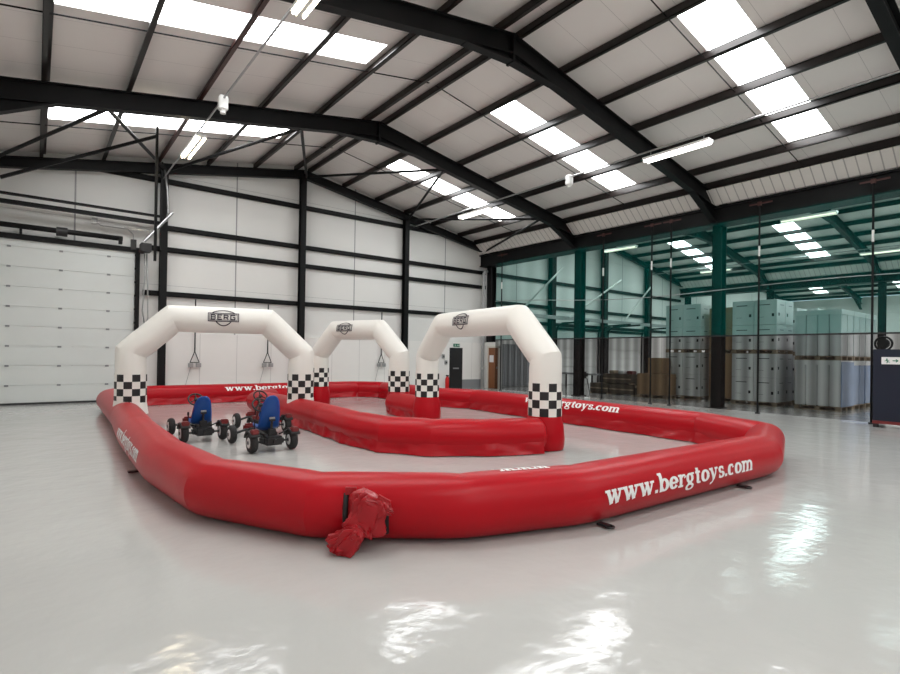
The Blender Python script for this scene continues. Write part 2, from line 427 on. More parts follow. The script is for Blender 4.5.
# shaft and drum above the door
t = empty('door_shaft', (-1.3, G-.2, 4.98), 'dark spring shaft with a cable drum mounted above the roller door', 'shaft')
mb = MB(); mb.tube([(0, 0, 0), (3.35, 0, 0)], .075, 12); o = mb.build('shaft', 'steel', t, True)
mb = MB(); mb.tube([(1.72, 0, -.02), (1.98, 0, -.02)], .13, 16); mb.build('drum', 'black', t)
mb = MB(); mb.b2((3.25, -.08, -.16), (3.34, .1, .05)); mb.build('bracket', 'steel', t)
mb = MB(); mb.b2((.9, .02, -.2), (.96, .19, .06)); mb.build('bracket', 'steel', t)
for nm, z, r_, tx in (('upper', 5.80, .03, 'slim'), ('lower', 5.58, .055, 'thicker')):
    mb = MB(); mb.b2((XL+.05, G-.42, z-r_), (3.1, G-.3, z+r_))
    tag(mb.build('door_header_rail', 'steel'), '%s black horizontal rail above the roller door, %s of the two' % (tx, nm), 'rail', 'rails above the roller door')
t = empty('door_track_frame', (2.98, G-.58, 4.7), 'tall narrow steel lift track frame standing beside the gable post above the door', 'track')
mb = MB(); mb.b2((-.13, -.05, 0), (-.07, .03, 2.9)); mb.build('track', 'steel', t)
mb = MB(); mb.b2((.02, -.05, 0), (.07, .03, 2.75)); mb.build('track', 'steel', t)
mb = MB(); mb.tube([(-.45, -.35, .15), (.3, -.35, 1.15)], .04, 8); mb.build('angle_arm', 'galv', t)
mb = MB(); mb.tube([(.1, -.1, 2.5), (.18, -.12, 1.9), (.22, -.12, 1.2), (.17, -.12, .9)], .03, 8); mb.build('conduit', 'galv', t, True)
mb = MB(); mb.b2((-.52, -.32, -.12), (-.25, .1, .12)); mb.build('motor_box', 'black', t)
t = empty('control_chain', (2.62, G-.35, 4.6), 'grey looping control cable hanging beside the roller door track', 'cable')
mb = MB(); mb.tube([(0, 0, 0), (.02, 0, -.8), (-.03, 0, -1.8), (.05, 0, -2.35), (.12, 0, -2.0), (.1, 0, -1.0), (.06, 0, 0)], .022, 6, rad=None); o = mb.build('cable', 'galv', t, True)
t = empty('cable_fitting', (1.25, G-.02, 5.32), 'small grey cable run with junction box on the wall above the roller door', 'cable')
mb = MB(); mb.tube([(.1, -.05, .1), (.25, -.05, 0), (.95, -.05, 0), (1.1, -.05, -.15), (1.1, -.05, -.45)], .015, 6); mb.build('cable', 'galv', t)
mb = MB(); mb.b2((.02, -.1, .03), (.16, 0, .2)); mb.build('junction_box', 'galv', t); mb = MB(); mb.b2((1.03, -.1, -.62), (1.18, 0, -.3)); mb.build('isolator', 'black', t)
mb = MB(); mb.b2((.85, -.04, .02), (1.55, 0, .08)); mb.build('cable_tray', 'galv', t)

t = empty('roof_hung_support', (2.40, 15.5, 0), 'thin dark angled steel frame hung from the roof near the roller door', 'support')
mb = MB(); mb.beam((0, 0, 7.14), (-3.08, 0, 5.40), .07, .07); mb.build('stay_bar', 'steel', t)
mb = MB(); mb.b2((-.03, -.03, 3.9), (.03, .03, 7.38)); mb.build('drop_post', 'steel', t)
# lower white lining, trim, door 2
mb = MB()
for a, b_ in ((2.56, 15.02), (15.74, 17.0)): mb.b2((a, G+.04, 0), (b_, G+.1, 2.12))
mb.b2((15.02, G+.04, 1.88), (15.74, G+.1, 2.12)); mb.b2((2.56, G+.03, 2.12), (17.0, G+.11, 2.16))
struct(mb.build('trim_3', 'lower_panel'))
struct(MB().b2((15.76, G+.015, 0), (16.98, G+.04, .42)).build('baseboard_back', 'grey_trim'))
d2 = empty('door_2', (15.38, G+.03, 0), kind='structure'); d2['label'] = 'black fire exit door with push bar in the back wall'
mb = MB(); mb.b2((-.33, -.02, .02), (.33, .03, 1.85), bev=.01); mb.build('door_leaf', 'black', d2)
mb = MB(); mb.b2((-.38, -.01, 0), (-.33, .06, 1.9)); mb.b2((.33, -.01, 0), (.38, .06, 1.9)); mb.b2((-.38, -.01, 1.85), (.38, .06, 1.9)); mb.build('door_frame', 'black', d2)
mb = MB(); mb.b2((-.2, -.07, .92), (.12, -.03, .98)); mb.build('push_bar', 'galv', d2)
def sign_run(parent, w, h, y, m):
    # running man, arrow and door mark : small raised shapes in local x/z
    f = lambda x, z: (x*w, y, z*h)
    def bar(mb, x0, z0, x1, z1, t): mb.beam(f(x0, z0), f(x1, z1), t*h, .004, up=(0, 1, 0))
    mb = MB(); bar(mb, -.30, .05, -.22, -.12, .12); bar(mb, -.22, -.12, -.28, -.34, .09); bar(mb, -.24, -.1, -.14, -.22, .09); bar(mb, -.28, .08, -.16, .02, .07); bar(mb, -.28, .05, -.37, -.05, .07)
    mb.box(f(-.27, .2), (.07*w, .004, .16*h)); mb.build('running_man', m, parent)
    mb = MB(); bar(mb, .0, 0, .22, 0, .12); bar(mb, .15, .18, .25, 0, .1); bar(mb, .15, -.18, .25, 0, .1); mb.build('arrow', m, parent)
    mb = MB(); mb.box(f(.4, 0), (.1*w, .004, .6*h)); mb.build('door_mark', m, parent)
t = empty('exit_sign', (15.40, G+.025, 2.02), 'small green emergency exit sign above the black fire door', 'sign')
mb = MB(); mb.b2((-.19, -.01, -.07), (.19, .01, .07)); mb.build('sign_plate', 'green_sign', t); sign_run(t, .36, .13, -.012, 'print_white')
t = empty('fire_extinguisher', (14.66, G-.25, 0), 'red fire extinguisher standing left of the black fire door', 'extinguisher')
mb = MB(); mb.tube([(0, 0, .02), (0, 0, .04), (0, 0, .48), (0, 0, .55), (0, 0, .6)], .09, 16, rad=[.08, .09, .09, .06, .03]); mb.build('cylinder', 'ext_red', t, True)
mb = MB(); mb.b2((-.03, -.08, .6), (.03, .06, .66)); mb.tube([(.03, 0, .62), (.12, 0, .5), (.12, 0, .2)], .015, 6); mb.build('valve_and_hose', 'black', t)
for i, (x, z, tx) in enumerate(((14.62, 1.5, 'upper'), (14.78, 1.22, 'lower'))):
    t = empty('switch_box', (x, G+.03, z), 'small grey switch box left of the fire door, %s one' % tx, 'switch')
    mb = MB(); mb.b2((-.07, -.05, -.09), (.07, .01, .09), bev=.008); mb.build('box', 'galv', t)
    mb = MB(); mb.b2((-.03, -.07, -.03), (.03, -.051, .03)); mb.build('switch', 'black', t)
# hanging socket cables on the wall
for x, tx in ((4.17, 'behind the left arch, left one'), (6.59, 'behind the left arch, right one'), (11.32, 'behind the middle arch')):
    t = empty('hanging_cable', (x, G-.06, 3.3), 'black drop cable with a triangular yoke and twin sockets, '+tx, 'cable', 'drop cables on the gable wall')
    mb = MB(); mb.tube([(0, 0, 0), (0, 0, -.6), (0, 0, -1.75)], .022, 6); mb.build('cable', 'black', t)
    mb = MB(); mb.tube([(0, 0, -1.73), (-.14, 0, -2.1)], .015, 6); mb.tube([(0, 0, -1.73), (.14, 0, -2.1)], .015, 6); mb.tube([(-.14, 0, -2.1), (.14, 0, -2.1)], .015, 6); mb.build('yoke', 'black', t)
    for s in (-1, 1):
        mb = MB(); mb.b2((s*.12-.075, -.06, -2.26), (s*.12+.075, .03, -2.12), bev=.01); mb.build('socket', 'galv', t)
    mb = MB(); mb.tube([(-.12, 0, -2.26), (-.2, .02, -2.6), (-.3, .02, -3.0)], .008, 5); mb.build('loose_wire', 'galv', t)
# corner downpipe
t = empty('downpipe', (16.80, G-.22, 0), 'grey rainwater downpipe in the right corner with an elbow at the top', 'pipe')
mb = MB(); mb.tube([(0, 0, 0), (0, 0, 5.35), (.02, 0, 5.48), (.08, 0, 5.56), (.22, 0, 5.6)], .075, 14); mb.build('pipe', 'pipe', t, True)
for z in (.9, 2.4, 4.0):
    mb = MB(); mb.tube([(0, 0, z), (0, 0, z+.09)], .09, 14); mb.build('pipe_clip', 'pipe', t)
# brown door at the corner (in the line of the netting)
t = empty('timber_door', (16.97, 18.30, 0), 'brown timber door in a cream frame with a paper notice, right of the corner downpipe', 'door')
mb = MB(); mb.b2((-.02, -.33, .02), (.02, .33, 1.93)); mb.build('door_leaf', 'door_brown', t)
mb = MB(); mb.b2((-.04, -.40, 0), (.03, -.33, 2.0)); mb.b2((-.04, .33, 0), (.03, .40, 2.0)); mb.b2((-.04, -.40, 1.93), (.03, .40, 2.0)); mb.build('door_frame', 'cream', t)
mb = MB(); mb.b2((-.028, -.02, 1.25), (-.021, .26, 1.58)); mb.build('notice', 'paper', t)
mb = MB(); mb.b2((-.07, -.30, .95), (-.021, -.25, 1.05)); mb.build('handle', 'galv', t)
mb = MB(); mb.b2((17.01, 17.86, 0), (17.10, G+.02, 2.2))
tag(mb.build('partition', 'white_paint'), 'white partition end around the brown timber door', 'partition')

# ------------------------------------------------------------------ lights and conduits
def light(x, yc, z, L, label, drop=.55):
    t = empty('strip_light', (x, yc, z), label, 'light', 'twin fluorescent strip lights')
    mb = MB(); mb.b2((-.12, -L/2, .05), (.12, L/2, .11)); mb.b2((-.03, -L/2, .0), (.03, L/2, .05)); mb.build('housing', 'white_paint', t)
    for s in (-1, 1):
        mb = MB(); mb.tube([(s*.085, -L/2+.03, .02), (s*.085, L/2-.03, .02)], .022, 8); mb.build('lamp_tube', 'tube_light' if x < 5 else ('tube_mid' if x < 15 else 'tube_dim'), t)
    for s in (-1, 1):
        mb = MB(); mb.tube([(0, s*L*.4, .11), (0, s*L*.4, .11+drop)], .008, 5); mb.build('hanger', 'galv', t)
lx = [(3.1, 6.75), (12.65, 6.75), (21.7, 6.65), (31.2, 6.65), (40.3, 6.65)]
ltx = ['on the left conduit of the main hall', 'on the right conduit of the main hall', 'on the near conduit beyond the net', 'on the far conduit beyond the net', 'in the far third hall']
yt = ['nearest the back gable', 'in the middle of the run', 'nearest the camera']
for (x, z), tx in zip(lx, ltx):
    for yc, y_ in zip((14.75, 7.0, -.8), yt):
        if x > 40 and yc < 5: continue
        light(x, yc, z, 1.75, 'strip light %s, %s' % (tx, y_), .148)
    mb = MB(); mb.tube([(x, YS, z+.275), (x, G-.35, z+.275)], .024, 6)
    tag(mb.build('lighting_conduit', 'galv'), 'thin grey conduit carrying the strip lights '+{3.1: 'along the left of the main hall', 12.65: 'along the right of the main hall', 21.7: 'on the near side of the second hall', 31.2: 'on the far side of the second hall', 40.3: 'in the far third hall'}[x], 'conduit', 'lighting conduits')
    for k in range(3):
        pass
for x, y, tx in ((3.1, 12.0, 'left'), (12.65, 10.4, 'right')):
    t = empty('sensor_unit', (x, y, 6.98), 'small white sensor box clipped on the %s lighting conduit' % tx, 'sensor', 'conduit sensors')
    mb = MB(); mb.b2((-.09, -.09, -.2), (.09, .09, .1), bev=.02); mb.build('case', 'white_paint', t)
    mb = MB(); mb.tube([(0, 0, -.2), (0, 0, -.27)], .06, 12); mb.build('lens', 'white_paint', t)

# ------------------------------------------------------------------ dividing net
NX = 16.72
def net(name, z0, z1, mname, label, amp, per, cat='netting'):
    mb = MB(); ys = []; y = -13.5
    while y < 17.9: ys.append(y); y += per/5
    ys.append(17.9)
    nz = 4; prev = None
    for yy in ys:
        col = []
        for j in range(nz+1):
            z = z0+(z1-z0)*j/nz
            x = NX+amp*sin(2*pi*yy/per+.4*sin(yy*1.7))*(1-.3*j/nz)+.02*sin(yy*.9)
            col.append(mb.bm.verts.new((x, yy, z)))
        if prev:
            for j in range(nz): mb.face((prev[j], col[j], col[j+1], prev[j+1]))
        prev = col
    return tag(mb.build(name, mname, None, True), label, cat)
net('green_net', 2.3, 5.84, 'green_net', 'sheer green netting hanging from the valley beam along the right of the hall', .03, .9)
net('mesh_curtain', .03, 2.28, 'dark_net', 'dark pleated mesh curtain hanging below the green netting to the floor', .035, .36, 'curtain')
mb = MB(); mb.b2((NX-.064, -13.5, 2.265), (NX-.053, 17.9, 2.31)); tag(mb.build('net_hem_rope', 'black'), 'thin dark hem rope where the green netting meets the mesh curtain', 'rope')
pts = []
for i in range(40):
    y = 17.9-i*31.4/39; pts.append((NX-.062, y, 3.95+.12*math.cos((y-17.9)*pi/7)-.012*(17.9-y)*1.8))
mb = MB(); mb.tube(pts, .012, 5); tag(mb.build('net_seam_rope', 'galv'), 'pale thin seam rope sagging across the green netting', 'rope')
for i, (y, tx) in enumerate(((3.93, 'at the left edge of the navy cabinet'), (6.6, 'in front of the tall white carton stack'), (9.33, 'right one of the close pair left of the big black column'), (10.03, 'left one of the close pair left of the big black column'), (12.0, 'near the dark crates'), (17.45, 'beside the brown timber door'))):
    t = empty('net_pole', (NX-.1, y, 0), 'slim black net pole '+tx, 'pole', 'net poles')
    mb = MB(); mb.tube([(0, 0, 0), (0, 0, 6.1)], .027, 8); mb.build('pole', 'steel', t)
    mb = MB(); mb.b2((-.05, -.05, 0), (.05, .05, .04)); mb.build('foot', 'black', t)
    mb = MB(); mb.tube([(0, 0, 4.6), (0, 0, 4.9)], .029, 8); mb.build('tape_mark', 'white_paint', t)
    mb = MB(); mb.b2((-.03, -.34, 6.12), (.0, .28, 6.16)); mb.b2((-.04, -.05, 6.08), (.02, .05, 6.19)); mb.build('track_bracket', 'bracket_red', t)

# ------------------------------------------------------------------ inflatables
TR = .28
def jitter(p, amp, sc_=2.5):
    n = noise.noise_vector(V(p)*sc_); return V(p)+n*amp
def sweep(mb, pts, nrm, r, n=40, step=.16, joint_r=.985, r_of=None, flatten=True, closed=False, capends=True, wr=.002):
    """tube with mitred bends along a planar path; nrm is the normal of the plane of the path"""
    pts = [V(p) for p in pts]; nrm = V(nrm).normalized(); K = len(pts); rings = []
    segs = K if closed else K-1
    for i in range(segs):
        a, b = pts[i], pts[(i+1) % K]; d = (b-a).normalized(); s = d.cross(nrm).normalized(); L = (b-a).length
        def mitre(j, other):
            if other is None: return d
            return (d+other).normalized()
        prevd = (a-pts[i-1]).normalized() if (closed or i > 0) else None
        nextd = (pts[(i+2) % K]-b).normalized() if (closed or i < K-2) else None
        ma, mb_ = mitre(0, prevd), mitre(1, nextd)
        m = max(2, int(round(L/step)))
        for j in range(m+1):
            if j == m and (closed or i < segs-1): continue
            u = j/m; ring = []
            for k in range(n):
                ph_ = 2*pi*k/n
                dist = min(u, 1-u)*L
                rr = r*(1-(1-joint_r)*math.exp(-(dist/.07)**2))
                if not (closed or (0 < i)) and u < .5: rr = r
                if r_of: rr *= r_of(a+(b-a)*u)
                off = s*cos(ph_)*rr+nrm*sin(ph_)*rr
                t0 = -(off.dot(ma))/(d.dot(ma)); t1 = L-(off.dot(mb_))/(d.dot(mb_))
                p = a+off+d*(t0+(t1-t0)*u)
                amp = wr+.006*math.exp(-(dist/.10)**2)
                nz = -abs(noise.noise(V((p.x*1.6, p.y*1.6, p.z*3+k*.01))))*amp-abs(noise.noise(V(p)*7))*amp*.5
                p = p+off.normalized()*nz
                if flatten: p.z = max(p.z, .012+.01*abs(sin(ph_*3)))
                ring.append(mb.bm.verts.new(p))
            rings.append(ring)
    tot = len(rings)
    for i in range(tot if closed else tot-1):
        A, B = rings[i], rings[(i+1) % tot]
        for k in range(n): mb.face((A[k], A[(k+1) % n], B[(k+1) % n], B[k]))
    if capends and not closed:
        for ring, dirn, sgn in ((rings[0], (pts[0]-pts[1]).normalized(), 1), (rings[-1], (pts[-1]-pts[-2]).normalized(), -1)):
            c = sum((v.co for v in ring), V())/n; prev = ring
            for q in (1, 2, 3):
                a_ = q*pi/8; new = []
                for v in ring:
                    p = c+(v.co-c)*cos(a_)+dirn*r*.45*sin(a_)
                    if flatten: p.z = max(p.z, .012)
                    new.append(mb.bm.verts.new(p))
                for k in range(n): mb.face((prev[k], prev[(k+1) % n], new[(k+1) % n], new[k]))
                prev = new
            mb.face(prev)
    return mb

def skirt(mb, pts, side, r, seed=0, z0=.30, out=.06, step=.07):
    """hanging wrinkled flap along one side of a floor tube"""
    pts = [V((p[0], p[1], 0)) for p in pts]; cols = []
    for i in range(len(pts)-1):
        a, b = pts[i], pts[i+1]; d = (b-a).normalized(); o = V((d.y, -d.x, 0))*side; L = (b-a).length
        pd = (a-pts[i-1]).normalized() if i else d; nd = (pts[i+2]-b).normalized() if i < len(pts)-2 else d
        m = max(2, int(L/step))
        for j in range(m+(1 if i == len(pts)-2 else 0)):
            u = j/m; base = a+(b-a)*u; col = []
            oa = V(((pd+d).normalized().y, -(pd+d).normalized().x, 0))*side; ob = V(((nd+d).normalized().y, -(nd+d).normalized().x, 0))*side
            w = max(0, 1-u*L/.4); w2 = max(0, 1-(1-u)*L/.4)
            oo = (o*(1-max(w, w2))+oa*w+ob*w2).normalized()
            S = (i*7.3+u*L)
            for q in range(9):
                v = q/8; z = z0*(1-v)+.012*v+.05*sin(pi*v)*0
                e = r+.006+out*v**1.2*(.7+.5*noise.noise(V((S*.9, seed, 3))))
                e += (.028*noise.noise(V((S*2.2+z*5, seed+z*3, 1)))+.02*noise.noise(V((S*7, seed, z*9))))*sin(min(1, v*1.6)*pi/2)
                e += .02*v*sin(S*5+3*noise.noise(V((S, seed, 0))))
                p = base+oo*e; p.z = z+(.03*noise.noise(V((S*1.5, seed+5, z*6)))*v*(1-v)*4)
                p.z = max(p.z, .008)
                col.append(mb.bm.verts.new(p))
            cols.append(col)
    for A, B in zip(cols, cols[1:]):
        for q in range(8): mb.face((A[q], B[q], B[q+1], A[q+1]))
    return mb

# ---- slab-serif lettering drawn with strokes, x-height = 1
def arc(cx, cy, rx, ry, a0, a1, thin=.15, thick=.32, n=22):
    out = []
    for i in range(n+1):
        a = R_(a0+(a1-a0)*i/n); out.append((cx+rx*cos(a), cy+ry*sin(a), thin+(thick-thin)*abs(cos(a))**1.3))
    return out
def ln(x0, y0, x1, y1, w, w2=None): return [(x0, y0, w), (x1, y1, w2 or w)]
SF = .15
def ser(x, y, w): return ln(x-w/2, y, x+w/2, y, SF)
GL = {
 'w': (1.55, [ln(.2, 1, .5, 0, .27), ln(.5, .05, .78, 1, .15), ln(.72, 1, 1.02, 0, .27), ln(1.02, .05, 1.32, 1, .15), ser(.2, .94, .46), ser(.75, .94, .42), ser(1.3, .94, .42)]),
 'b': (1.12, [ln(.27, 0, .27, 1.42, .28), ser(.2, 1.38, .4), arc(.6, .5, .33, .42, -150, 150), ln(.12, .05, .35, .05, .12)]),
 'e': (1.02, [arc(.52, .5, .34, .42, 0, 330), ln(.25, .5, .9, .5, .15)]),
 'r': (.90, [ln(.3, 0, .3, 1, .28), ser(.3, .07, .56), ser(.2, .94, .36), arc(.66, .62, .3, .3, 150, 60, .15, .2), [(.78, .82, .26), (.84, .72, .26)]]),
 'g': (1.05, [arc(.46, .6, .28, .32, 0, 360, .14, .28), ln(.6, .92, .98, .92, .14), arc(.5, -.14, .36, .24, 0, 360, .13, .22), [(.3, .3, .16), (.3, .16, .2), (.7, .1, .2)]]),
 't': (.78, [ln(.36, .2, .36, 1.28, .28), ln(.08, .93, .68, .93, .15), arc(.54, .24, .2, .18, 180, 320, .15, .24)]),
 'o': (1.06, [arc(.53, .5, .35, .42, 0, 360, .15, .33)]),
 'y': (1.14, [ln(.24, 1, .6, .0, .27), ln(.62, .08, .92, 1, .14), ln(.6, .05, .42, -.32, .15), [(.42, -.32, .15), (.24, -.34, .22)], ser(.24, .94, .48), ser(.92, .94, .4)]),
 's': (.90, [arc(.44, .72, .24, .21, 30, 270, .15, .26), arc(.46, .27, .26, .22, 90, -150, .15, .28), ln(.68, .98, .68, .68, .1), ln(.2, .35, .2, .02, .1)]),
 'c': (.98, [arc(.52, .5, .34, .42, 50, 310, .15, .33), [(.76, .76, .26), (.78, .68, .26)]]),
 'm': (1.68, [ln(.28, 0, .28, 1, .27), ln(.85, 0, .85, .75, .27), ln(1.42, 0, 1.42, .75, .27), arc(.6, .66, .25, .27, 150, 0, .16, .27), arc(1.17, .66, .25, .27, 150, 0, .16, .27), ser(.28, .07, .46), ser(.85, .07, .44), ser(1.42, .07, .46), ser(.2, .94, .36)]),
 '.': (.42, [ln(.2, 0, .2, .26, .27)]),
}
def strips(mb, strokes, ox, oy, sx, sy, fn, bold=1.0):
    for st in strokes:
        # resample
        P = []
        for (a, b_) in zip(st, st[1:]):
            L = math.hypot(b_[0]-a[0], b_[1]-a[1]); m = max(1, int(L/.12))
            for j in range(m): P.append(tuple(a[q]+(b_[q]-a[q])*j/m for q in range(3)))
        P.append(st[-1]); rows = []
        for i, p in enumerate(P):
            a, b_ = P[max(0, i-1)], P[min(len(P)-1, i+1)]
            dx, dy = b_[0]-a[0], b_[1]-a[1]; l = math.hypot(dx, dy) or 1; nx, ny = -dy/l*bold, dx/l*bold
            row = []
            for q in (-.5, -.25, 0, .25, .5):
                row.append(mb.bm.verts.new(fn((ox+p[0]+nx*p[2]*q)*sx, (oy+p[1]+ny*p[2]*q)*sy)))
            rows.append(row)
        for A, B in zip(rows, rows[1:]):
            for q in range(4): mb.face((A[q], A[q+1], B[q+1], B[q]))
def lettering(mb, text, sx, sy, fn):
    x = 0
    for ch in text:
        adv, st = GL[ch]; strips(mb, st, x, -.5, sx, sy, fn, 1.12); x += adv
    return x*sx
def tlen(text): return sum(GL[c][0] for c in text)
def on_tube(start, o, r, phi0, zc):
    """maps (u,v) to the surface of a tube whose axis passes start; o = outward side"""
    o = V(o).normalized(); e = V((0, 0, 1)).cross(o).normalized(); st = V(start)
    def fn(u, v):
        ph_ = phi0+v/r
        return st+e*u+(o*cos(ph_)+V((0, 0, 1))*sin(ph_))*(r+.004)
    return fn, e
URL = 'www.bergtoys.com'
def url_on(parent, a, b, centre, side, phi, length=3.1, r=TR, sy=.130, text=URL):
    """writing on the tube a->b ; centre = point along it; side=+1 right of a->b"""
    a = V((a[0], a[1], TR)); b = V((b[0], b[1], TR)); d = (b-a).normalized(); o = V((d.y, -d.x, 0))*side
    c = a+d*((V((centre[0], centre[1], TR))-a).dot(d)); sx = length/tlen(text)
    e = V((0, 0, 1)).cross(o).normalized(); fn, _ = on_tube(c-e*length/2, o, r, R_(phi), TR)
    mb = MB(); lettering(mb, text, sx, sy, fn)
    ob = mb.build('lettering', 'print_white', parent, recalc=False)
    ob['label'] = 'white lettering www.bergtoys.com'
    return ob

# outer ring
OUT = [(1.53, 16.3), (1.43, 12.0), (1.28, 9.5), (1.23, 6.98), (1.37, 5.45), (1.96, 4.32), (2.95, 3.58), (4.09, 3.23), (7.85, 3.08), (9.42, 3.62), (10.09, 4.95), (10.35, 11.95), (9.85, 12.95), (10.0, 16.6), (9.35, 17.42), (5.4, 17.42), (2.1, 17.42)]
ring = empty('inflatable_track_barrier', (2.9, 3.3, 0), 'large red inflatable tube ring forming the outer wall of the kart track on the floor', 'inflatable barrier')
def par(o, p):
    o.parent = p; o.matrix_parent_inverse = p.matrix_basis.inverted(); return o
mb = MB(); sweep(mb, [(x, y, TR) for x, y in OUT], (0, 0, 1), TR, closed=True, n=44, step=.14)
par(auto(mb.build('barrier_tube', 'red', None, True), 14), ring)
mb = MB(); skirt(mb, [OUT[9], OUT[10], OUT[11], OUT[12], OUT[13], OUT[14], OUT[15], OUT[16], OUT[0]], -1, TR-.03, 2, .26, .08)
par(mb.build('skirt', 'red_skirt', None, True), ring)['label'] = 'wrinkled red skirt flap along the inner foot of the far tubes'
for a, b, c, side, phi, L in ((OUT[7], OUT[8], (5.60, 3.15), 1, 2, 2.85), (OUT[10], OUT[11], (10.2, 8.15), -1, 37, 2.9), (OUT[15], OUT[16], (6.2, 17.42), -1, 30, 3.1),
                              (OUT[2], OUT[3], (1.25, 8.3), 1, 12, 2.35), (OUT[6], OUT[7], (3.52, 3.40), -1, 84, 1.15), (OUT[10], OUT[11], (10.2, 8.5), 1, 8, 3.1)):
    txt = 'www.' if L < 2 else URL
    o = par(url_on(None, a, b, c, side, phi, L if L > 2 else .56, text=txt), ring)
    if L < 2: o['label'] = 'white lettering www. on top of the front tube'
# anchor tabs
for (x, y, ang) in ((4.22, 3.0, 0), (6.9, 2.90, 0), (1.02, 7.9, 1.57), (10.45, 9.0, 1.57)):
    mb = MB(); c, s = cos(ang), sin(ang)
    rot = Matrix.Rotation(ang, 3, 'Z')
    mb.box((x, y, .025), (.07, .12, .02), rot); mb.torus((x, y-.06 if ang == 0 else y, .022), .04, .010, 'z', 14, 6)
    par(mb.build('anchor_tab', 'black', None), ring)['label'] = 'black anchor ring tab at the foot of the tube'
# inflation opening with crumpled sleeve
dA, dB = V((1.96, 4.32, 0)), V((2.95, 3.58, 0)); dd = (dB-dA).normalized(); oo = V((dd.y, -dd.x, 0))
def tp(s, ph_, e=0): return dA+dd*s+V((0, 0, TR))+(oo*cos(ph_)+V((0, 0, 1))*sin(ph_))*(TR+e)
for s, f0 in ((.28, 34), (.615, 12)):
    mb = MB(); rows = []
    for q in range(9):
        ph_ = R_(f0-q*6.0); rows.append([mb.bm.verts.new(tp(s+dx, ph_, ez)) for dx, ez in ((-.022, .006), (-.012, .02), (.012, .02), (.022, .006))])
    for A, B in zip(rows, rows[1:]):
        for k in range(3): mb.face((A[k], A[k+1], B[k+1], B[k]))
    par(mb.build('zip_strip', 'black_vinyl', None), ring)['label'] = 'black hook and loop strip beside the inflation sleeve'
def bundle(name, c, rad, rot, seed, taper, label, power=.45):
    """folded vinyl bundle: squarish pillow with long creases gathered at one end"""
    bm = bmesh.new(); bmesh.ops.create_icosphere(bm, subdivisions=5, radius=1); c = V(c)
    for v in bm.verts:
        p = v.co.copy(); q = V([math.copysign(abs(k)**power, k) for k in p])
        u = q.z
        w = 1-taper*(.5+.5*u)
        cre = abs(noise.noise(V((q.x*2.2+u*.5, q.y*2.2, seed+u*.7))))+.5*abs(noise.noise(V((q.x*4.5+q.y, u*1.6, seed+9))))
        f = 1.0-.42*(.35-cre)*1.6
        q = V((q.x*w*f*rad[0], q.y*w*f*rad[1], u*(1+.12*noise.noise(V((q.x*2, q.y*2, seed+4))))*rad[2]))
        q = rot @ q+c; q.z = max(q.z, .008); v.co = q
    mb = MB(); mb.bm.free(); mb.bm = bm
    o = par(auto(mb.build(name, 'vinyl_gloss'), 28), ring); o['label'] = label; return o
RZ = Matrix.Rotation(math.atan2(dd.y, dd.x), 3, 'Z')
c0 = tp(.475, R_(4), .08)
bundle('inflation_sleeve', c0, (.15, .09, .165), RZ @ Matrix.Rotation(.42, 3, 'Y'), 3.1, .0, 'crumpled red inflation sleeve hanging from the front tube')
c1 = tp(.335, R_(-28), .21); c1.z = .115
bundle('inflation_sleeve', c1, (.145, .10, .145), RZ @ Matrix.Rotation(.75, 3, 'Y') @ Matrix.Rotation(.35, 3, 'X'), 8.4, .55, 'bunched end of the red inflation sleeve resting on the floor')
mb = MB(); mb.tube([c0+V((-.03, 0, -.09)), (c0+c1)/2, c1+V((.03, .02, .06))], .06, 12, rad=[.06, .04, .05])
par(mb.build('inflation_sleeve', 'vinyl_gloss', None, True), ring)['label'] = 'gathered red neck between the two bunches of the sleeve'
mb = MB(); mb.box(tp(.32, R_(36), .03), (.09, .03, .06), RZ); par(mb.build('sleeve_flap', 'vinyl_gloss'), ring)
mb = MB(); mb.box(tp(.585, R_(16), .13), (.11, .03, .12), RZ @ Matrix.Rotation(.5, 3, 'Y')); par(mb.build('sleeve_flap', 'vinyl_gloss'), ring)

# inner barriers
inner = empty('inflatable_inner_barrier', (4.6, 8.5, 0), 'curved red inflatable tube inside the ring, running from left arch to right arch', 'inflatable barrier')
IN = [(6.35, 14.95), (5.3, 14.9), (4.68, 14.2), (4.72, 12.3), (4.64, 9.9), (4.52, 8.4), (4.62, 7.5), (5.05, 6.85), (5.7, 6.42), (6.62, 6.05)]
mb = MB(); sweep(mb, [(x, y, TR) for x, y in IN], (0, 0, 1), TR, n=44, step=.14); par(auto(mb.build('barrier_tube', 'red', None, True), 14), inner)
mb = MB(); skirt(mb, IN[3:], 1, TR-.035, 7, .27, .07); par(mb.build('skirt', 'red_skirt', None, True), inner)['label'] = 'wrinkled red skirt flap along the camera side foot'
link = empty('inflatable_inner_barrier', (7.6, 11.2, 0), 'short red inflatable tube wall between the middle arch and the right arch', 'inflatable barrier')
mb = MB(); sweep(mb, [(7.62, 12.1, TR), (7.46, 10.45, TR)], (0, 0, 1), TR, n=36, step=.14); par(auto(mb.build('barrier_tube', 'red', None, True), 14), link)
mb = MB(); skirt(mb, [(7.60, 11.9), (7.48, 10.6)], 1, TR-.035, 4, .27, .06); par(mb.build('skirt', 'red_skirt', None, True), link)

